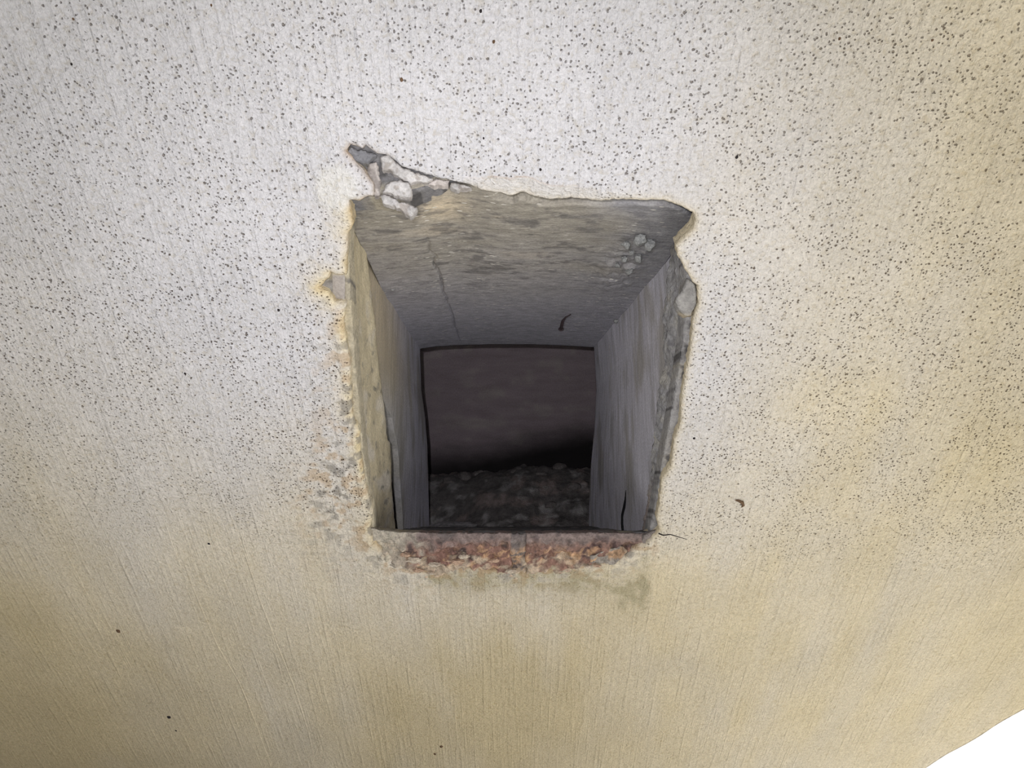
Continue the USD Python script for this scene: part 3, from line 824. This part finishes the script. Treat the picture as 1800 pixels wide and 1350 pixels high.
# rubble heap on the chamber's floor, rising towards the back
heap_base = np.array([0.0, 1.60, ZL])
heap = thing("rubble_heap", "dark heap of dusty rubble in the hollow behind the opening", "rubble", heap_base)
gx, gy = np.meshgrid(np.linspace(-0.33, 0.33, 200), np.linspace(INNER + 0.012, CH_Y - 0.008, 100))
s = (gy - INNER) / (CH_Y - INNER)
P2 = np.stack([gx, gy], -1)
gz = -0.082 + 0.112 * sstep(0.0, 0.62, s) - 0.10 * sstep(0.70, 0.98, s) + 0.03 * fbm(P2, 14, 4, 301) + 0.014 * fbm(P2, 70, 4, 302)
gz -= 0.07 * np.exp(-(((gx + 0.14) / 0.09) ** 2 + ((s - 0.25) / 0.22) ** 2))
gz += 0.018 * sstep(-0.15, 0.1, gx) * s
top_v = np.stack([gx, gy, gz], -1).reshape(-1, 3)
low_v = top_v.copy(); low_v[:, 2] = ZL + 0.002
i, j = np.meshgrid(np.arange(99), np.arange(199), indexing="ij"); q = (i * 200 + j).ravel()
ft = np.vstack([np.stack([q, q + 1, q + 201], 1), np.stack([q, q + 201, q + 200], 1)])
ring = np.r_[np.arange(200), np.arange(1, 100) * 200 + 199, 99 * 200 + np.arange(198, -1, -1), np.arange(98, 0, -1) * 200]; r2_ = np.roll(ring, -1)
fs_ = np.vstack([np.stack([ring, ring + 20000, r2_ + 20000], 1), np.stack([ring, r2_ + 20000, r2_], 1)])
hv = np.vstack([top_v, low_v])
hc = mixc(np.tile(np.array([0.13, 0.12, 0.115]), (len(hv), 1)), (0.26, 0.215, 0.20), sstep(0.0, 0.2, fbm(hv, 30, 4, 303)))
hc = mixc(hc, (0.36, 0.345, 0.335), 0.8 * sstep(0.03, 0.2, fbm(hv, 45, 4, 305)))
obj("heap", (hv - heap_base, np.vstack([ft, ft[:, ::-1] + 20000, fs_])), RUBBLE, heap, color=hc)
rng = np.random.default_rng(12)
for k, (qx, qy, wd, dz) in enumerate([(815, 842, 26, 1.62), (842, 836, 22, 1.64), (790, 858, 20, 1.6), (905, 846, 16, 1.62), (950, 850, 20, 1.6), (985, 845, 24, 1.62),
                                      (1010, 870, 20, 1.56), (970, 885, 22, 1.53), (920, 885, 16, 1.54), (960, 868, 12, 1.56)]):
    c = at_depth(np.array([[qx, qy]], float), dz)[0]
    ii = np.argmin((top_v[:, 0] - c[0]) ** 2 + (top_v[:, 1] - c[1]) ** 2)
    c[2] = top_v[ii, 2] - 0.003
    s_ = wd / FPX * dz
    bv, bf = blob((s_ * 1.2, s_, s_ * 0.8), 600 + k, 2, 0.22)
    obj("stone", (bv + c - heap_base, bf), plain(f"heap_stone_{k}", tuple(np.array([0.21, 0.19, 0.18]) * rng.uniform(0.7, 1.05)), scale=300.0), heap)

# ------------------------------------------------------------------ small things
# a heap of dust on the sill's inner edge
dc = at_depth(np.array([[795, 924]], float), INNER - 0.03)[0]
bv, bf = blob((0.085, 0.035, 0.018), 700, 4, 0.2, 3.0)
bv = bv[:]; bv[:, 2] = np.maximum(bv[:, 2], -0.004)
tag(obj("dust_pile", (bv + dc, bf), plain("grey_dust", (0.21, 0.20, 0.20), scale=200.0)), "low grey pile of mortar dust on the left of the shaft floor", "dust pile")

# a bent rusty nail hanging out of the soffit
nc = on_plane(np.array([(1003, 553), (994, 557), (989, 561), (987, 568), (986, 573)], float), pS + nS * 0.004, nS)
drop = np.array([0, 0.001, 0.003, 0.005, 0.005])
nc = nc + nS * drop[:, None]


def tube(pts, radii, sides=8):
    pts = np.asarray(pts, float); n = len(pts)
    t = np.gradient(pts, axis=0); t /= np.linalg.norm(t, axis=1, keepdims=True)
    a = np.cross(t, [0.31, 0.22, 0.93]); a /= np.linalg.norm(a, axis=1, keepdims=True); b = np.cross(t, a)
    th = np.linspace(0, 2 * np.pi, sides, endpoint=False)
    ringv = pts[:, None] + np.asarray(radii)[:, None, None] * (np.cos(th)[None, :, None] * a[:, None] + np.sin(th)[None, :, None] * b[:, None])
    vv = np.vstack([ringv.reshape(-1, 3), pts[:1], pts[-1:]])
    ff = []
    for r in range(n - 1):
        for s in range(sides):
            s2 = (s + 1) % sides
            ff += [[r * sides + s, r * sides + s2, (r + 1) * sides + s2], [r * sides + s, (r + 1) * sides + s2, (r + 1) * sides + s]]
    for s in range(sides):
        s2 = (s + 1) % sides
        ff += [[n * sides, s2, s], [n * sides + 1, (n - 1) * sides + s, (n - 1) * sides + s2]]
    return vv, np.array(ff)


ck = tube(*CRACK)
shaft_part("crack", (ck[0], ck[1], 0), RUBBLE, lambda p: np.tile(np.array([0.02, 0.02, 0.022]), (len(p), 1)), "black upright crack in the right jamb")
nail_base = nc[0]
nail = thing("nail", "small bent rusty nail sticking out of the grey soffit", "nail", nail_base)
tv, tf = tube(nc, [0.0008, 0.0014, 0.0022, 0.0026, 0.0024])
obj("shank", (tv - nail_base, tf), RUST, nail)
bv, bf = blob((0.009, 0.006, 0.007), 720, 2, 0.2)
obj("head", (bv + nc[-1] - nail_base, bf), RUST, nail)

# the long raised trowel ridges low on the left
def ridge(pix_pts, width, height):
    p = densify(local(np.array(pix_pts, float)), 0.006, closed=False)
    q = np.column_stack([p, np.full(len(p), 0.0)])
    q[:, 2] = griddata(pts, h, p, method="nearest") if False else 0.0
    tv, tf = tube(q, width / 2 * (1 + 0.4 * fbm(p, 60, 2, 11)) * np.sin(np.linspace(0.08, np.pi - 0.08, len(p))) ** 0.5)
    tv[:, 2] *= height / (width / 2)
    return tv, tf


tree2 = cKDTree(pts)
for pp, wdt in (([(322, 985), (345, 1050), (380, 1130), (420, 1200), (447, 1265), (470, 1330), (480, 1365)], 0.0026), ([(402, 895), (425, 960), (455, 1050), (485, 1125), (515, 1200), (540, 1280), (560, 1365)], 0.0024),
                ([(285, 905), (300, 950), (318, 1000)], 0.0022), ([(355, 905), (378, 985), (410, 1060), (435, 1125)], 0.0018)):
    tv, tf = ridge(pp, wdt, wdt * 0.26)
    tv[:, 2] += h[tree2.query(tv[:, :2])[1]]
    cc = col[tree2.query(tv[:, :2])[1]] * 1.04
    obj("trowel_ridge", (tv, tf), PLASTER, wall, color=cc, masks={"pitting": np.zeros(len(tv))})

# a fleck of raised plaster low on the left, dark specks and husks
def sits(px_, py_, size, seed, material, name, flat=0.4, aspect=1.0):
    c = local(np.array([[px_, py_]], float))[0]
    z = h[tree2.query(c)[1]]
    s = size / FPX * (world(c[None])[0] @ F)
    bv, bf = blob((s * aspect, s, s * flat), seed, 2, 0.2)
    if name == "plaster_flake":
        obj(name, (bv + np.array([*c, z]), bf), PLASTER, wall, color=np.tile(col[tree2.query(c)[1]] * 1.05, (len(bv), 1)), masks={"pitting": np.zeros(len(bv))})
    else:
        obj(name, (bv + np.array([*c, z]), bf), material, wall)


sits(320, 1107, 26, 801, None, "plaster_flake", 0.12, 1.3)
for k, (qx, qy, sz, m_) in enumerate([(367, 957, 7, SPECK), (297, 1261, 10, SPECK), (309, 1285, 6, SPECK), (489, 547, 7, SPECK), (325, 658, 6, SPECK), (868, 73, 8, HUSK), (845, 19, 8, SPECK),
                                      (1220, 770, 7, SPECK), (1295, 276, 8, SPECK), (126, 113, 6, SPECK), (764, 1325, 8, HUSK), (776, 1312, 9, HUSK), (208, 1110, 12, HUSK), (1475, 68, 8, HUSK),
                                      (1639, 70, 7, HUSK), (950, 299, 7, SPECK), (850, 244, 5, SPECK), (706, 140, 9, HUSK), (130, 33, 6, HUSK), (372, 9, 6, HUSK)]):
    sits(qx, qy, sz * 0.85, 820 + k, m_, "dirt_speck", 0.45, 0.8)

# the curled brown husk right of the opening
hp = local(np.array([(1292, 877), (1298, 878), (1304, 881), (1306, 886), (1303, 890)], float))
hz = h[tree2.query(hp)[1]]
tv, tf = tube(world(hp, hz + 0.0014), [0.0006, 0.0016, 0.0022, 0.0017, 0.0005])
tag(obj("insect_husk", (tv, tf), HUSK), "tiny curled brown insect husk stuck to the plaster right of the opening", "husk")

# the hairline crack running off the opening's lower right corner
cp = densify(local(np.array([(1158, 938), (1166, 941), (1178, 940), (1188, 943), (1198, 946), (1208, 949)], float)), 0.002, closed=False)
cq = np.column_stack([cp, h[tree2.query(cp)[1]] + 0.0001])
tv, tf = tube(cq, np.linspace(0.0010, 0.0003, len(cq)), 6)
obj("hairline_crack", (tv, tf), SPECK, wall)

# ------------------------------------------------------------------ sunlit ground, seen blown out beyond the wall's edge
g = trimesh.creation.box([14, 14, 0.1]); g.apply_translation([2.0, 1.5, ZB - 0.05])
tag(obj("ground", (np.array(g.vertices), np.array(g.faces)), FLOOR, smooth=False), "pale sunlit ground glaring white beyond the wall's lower right edge", "ground", kind="structure")
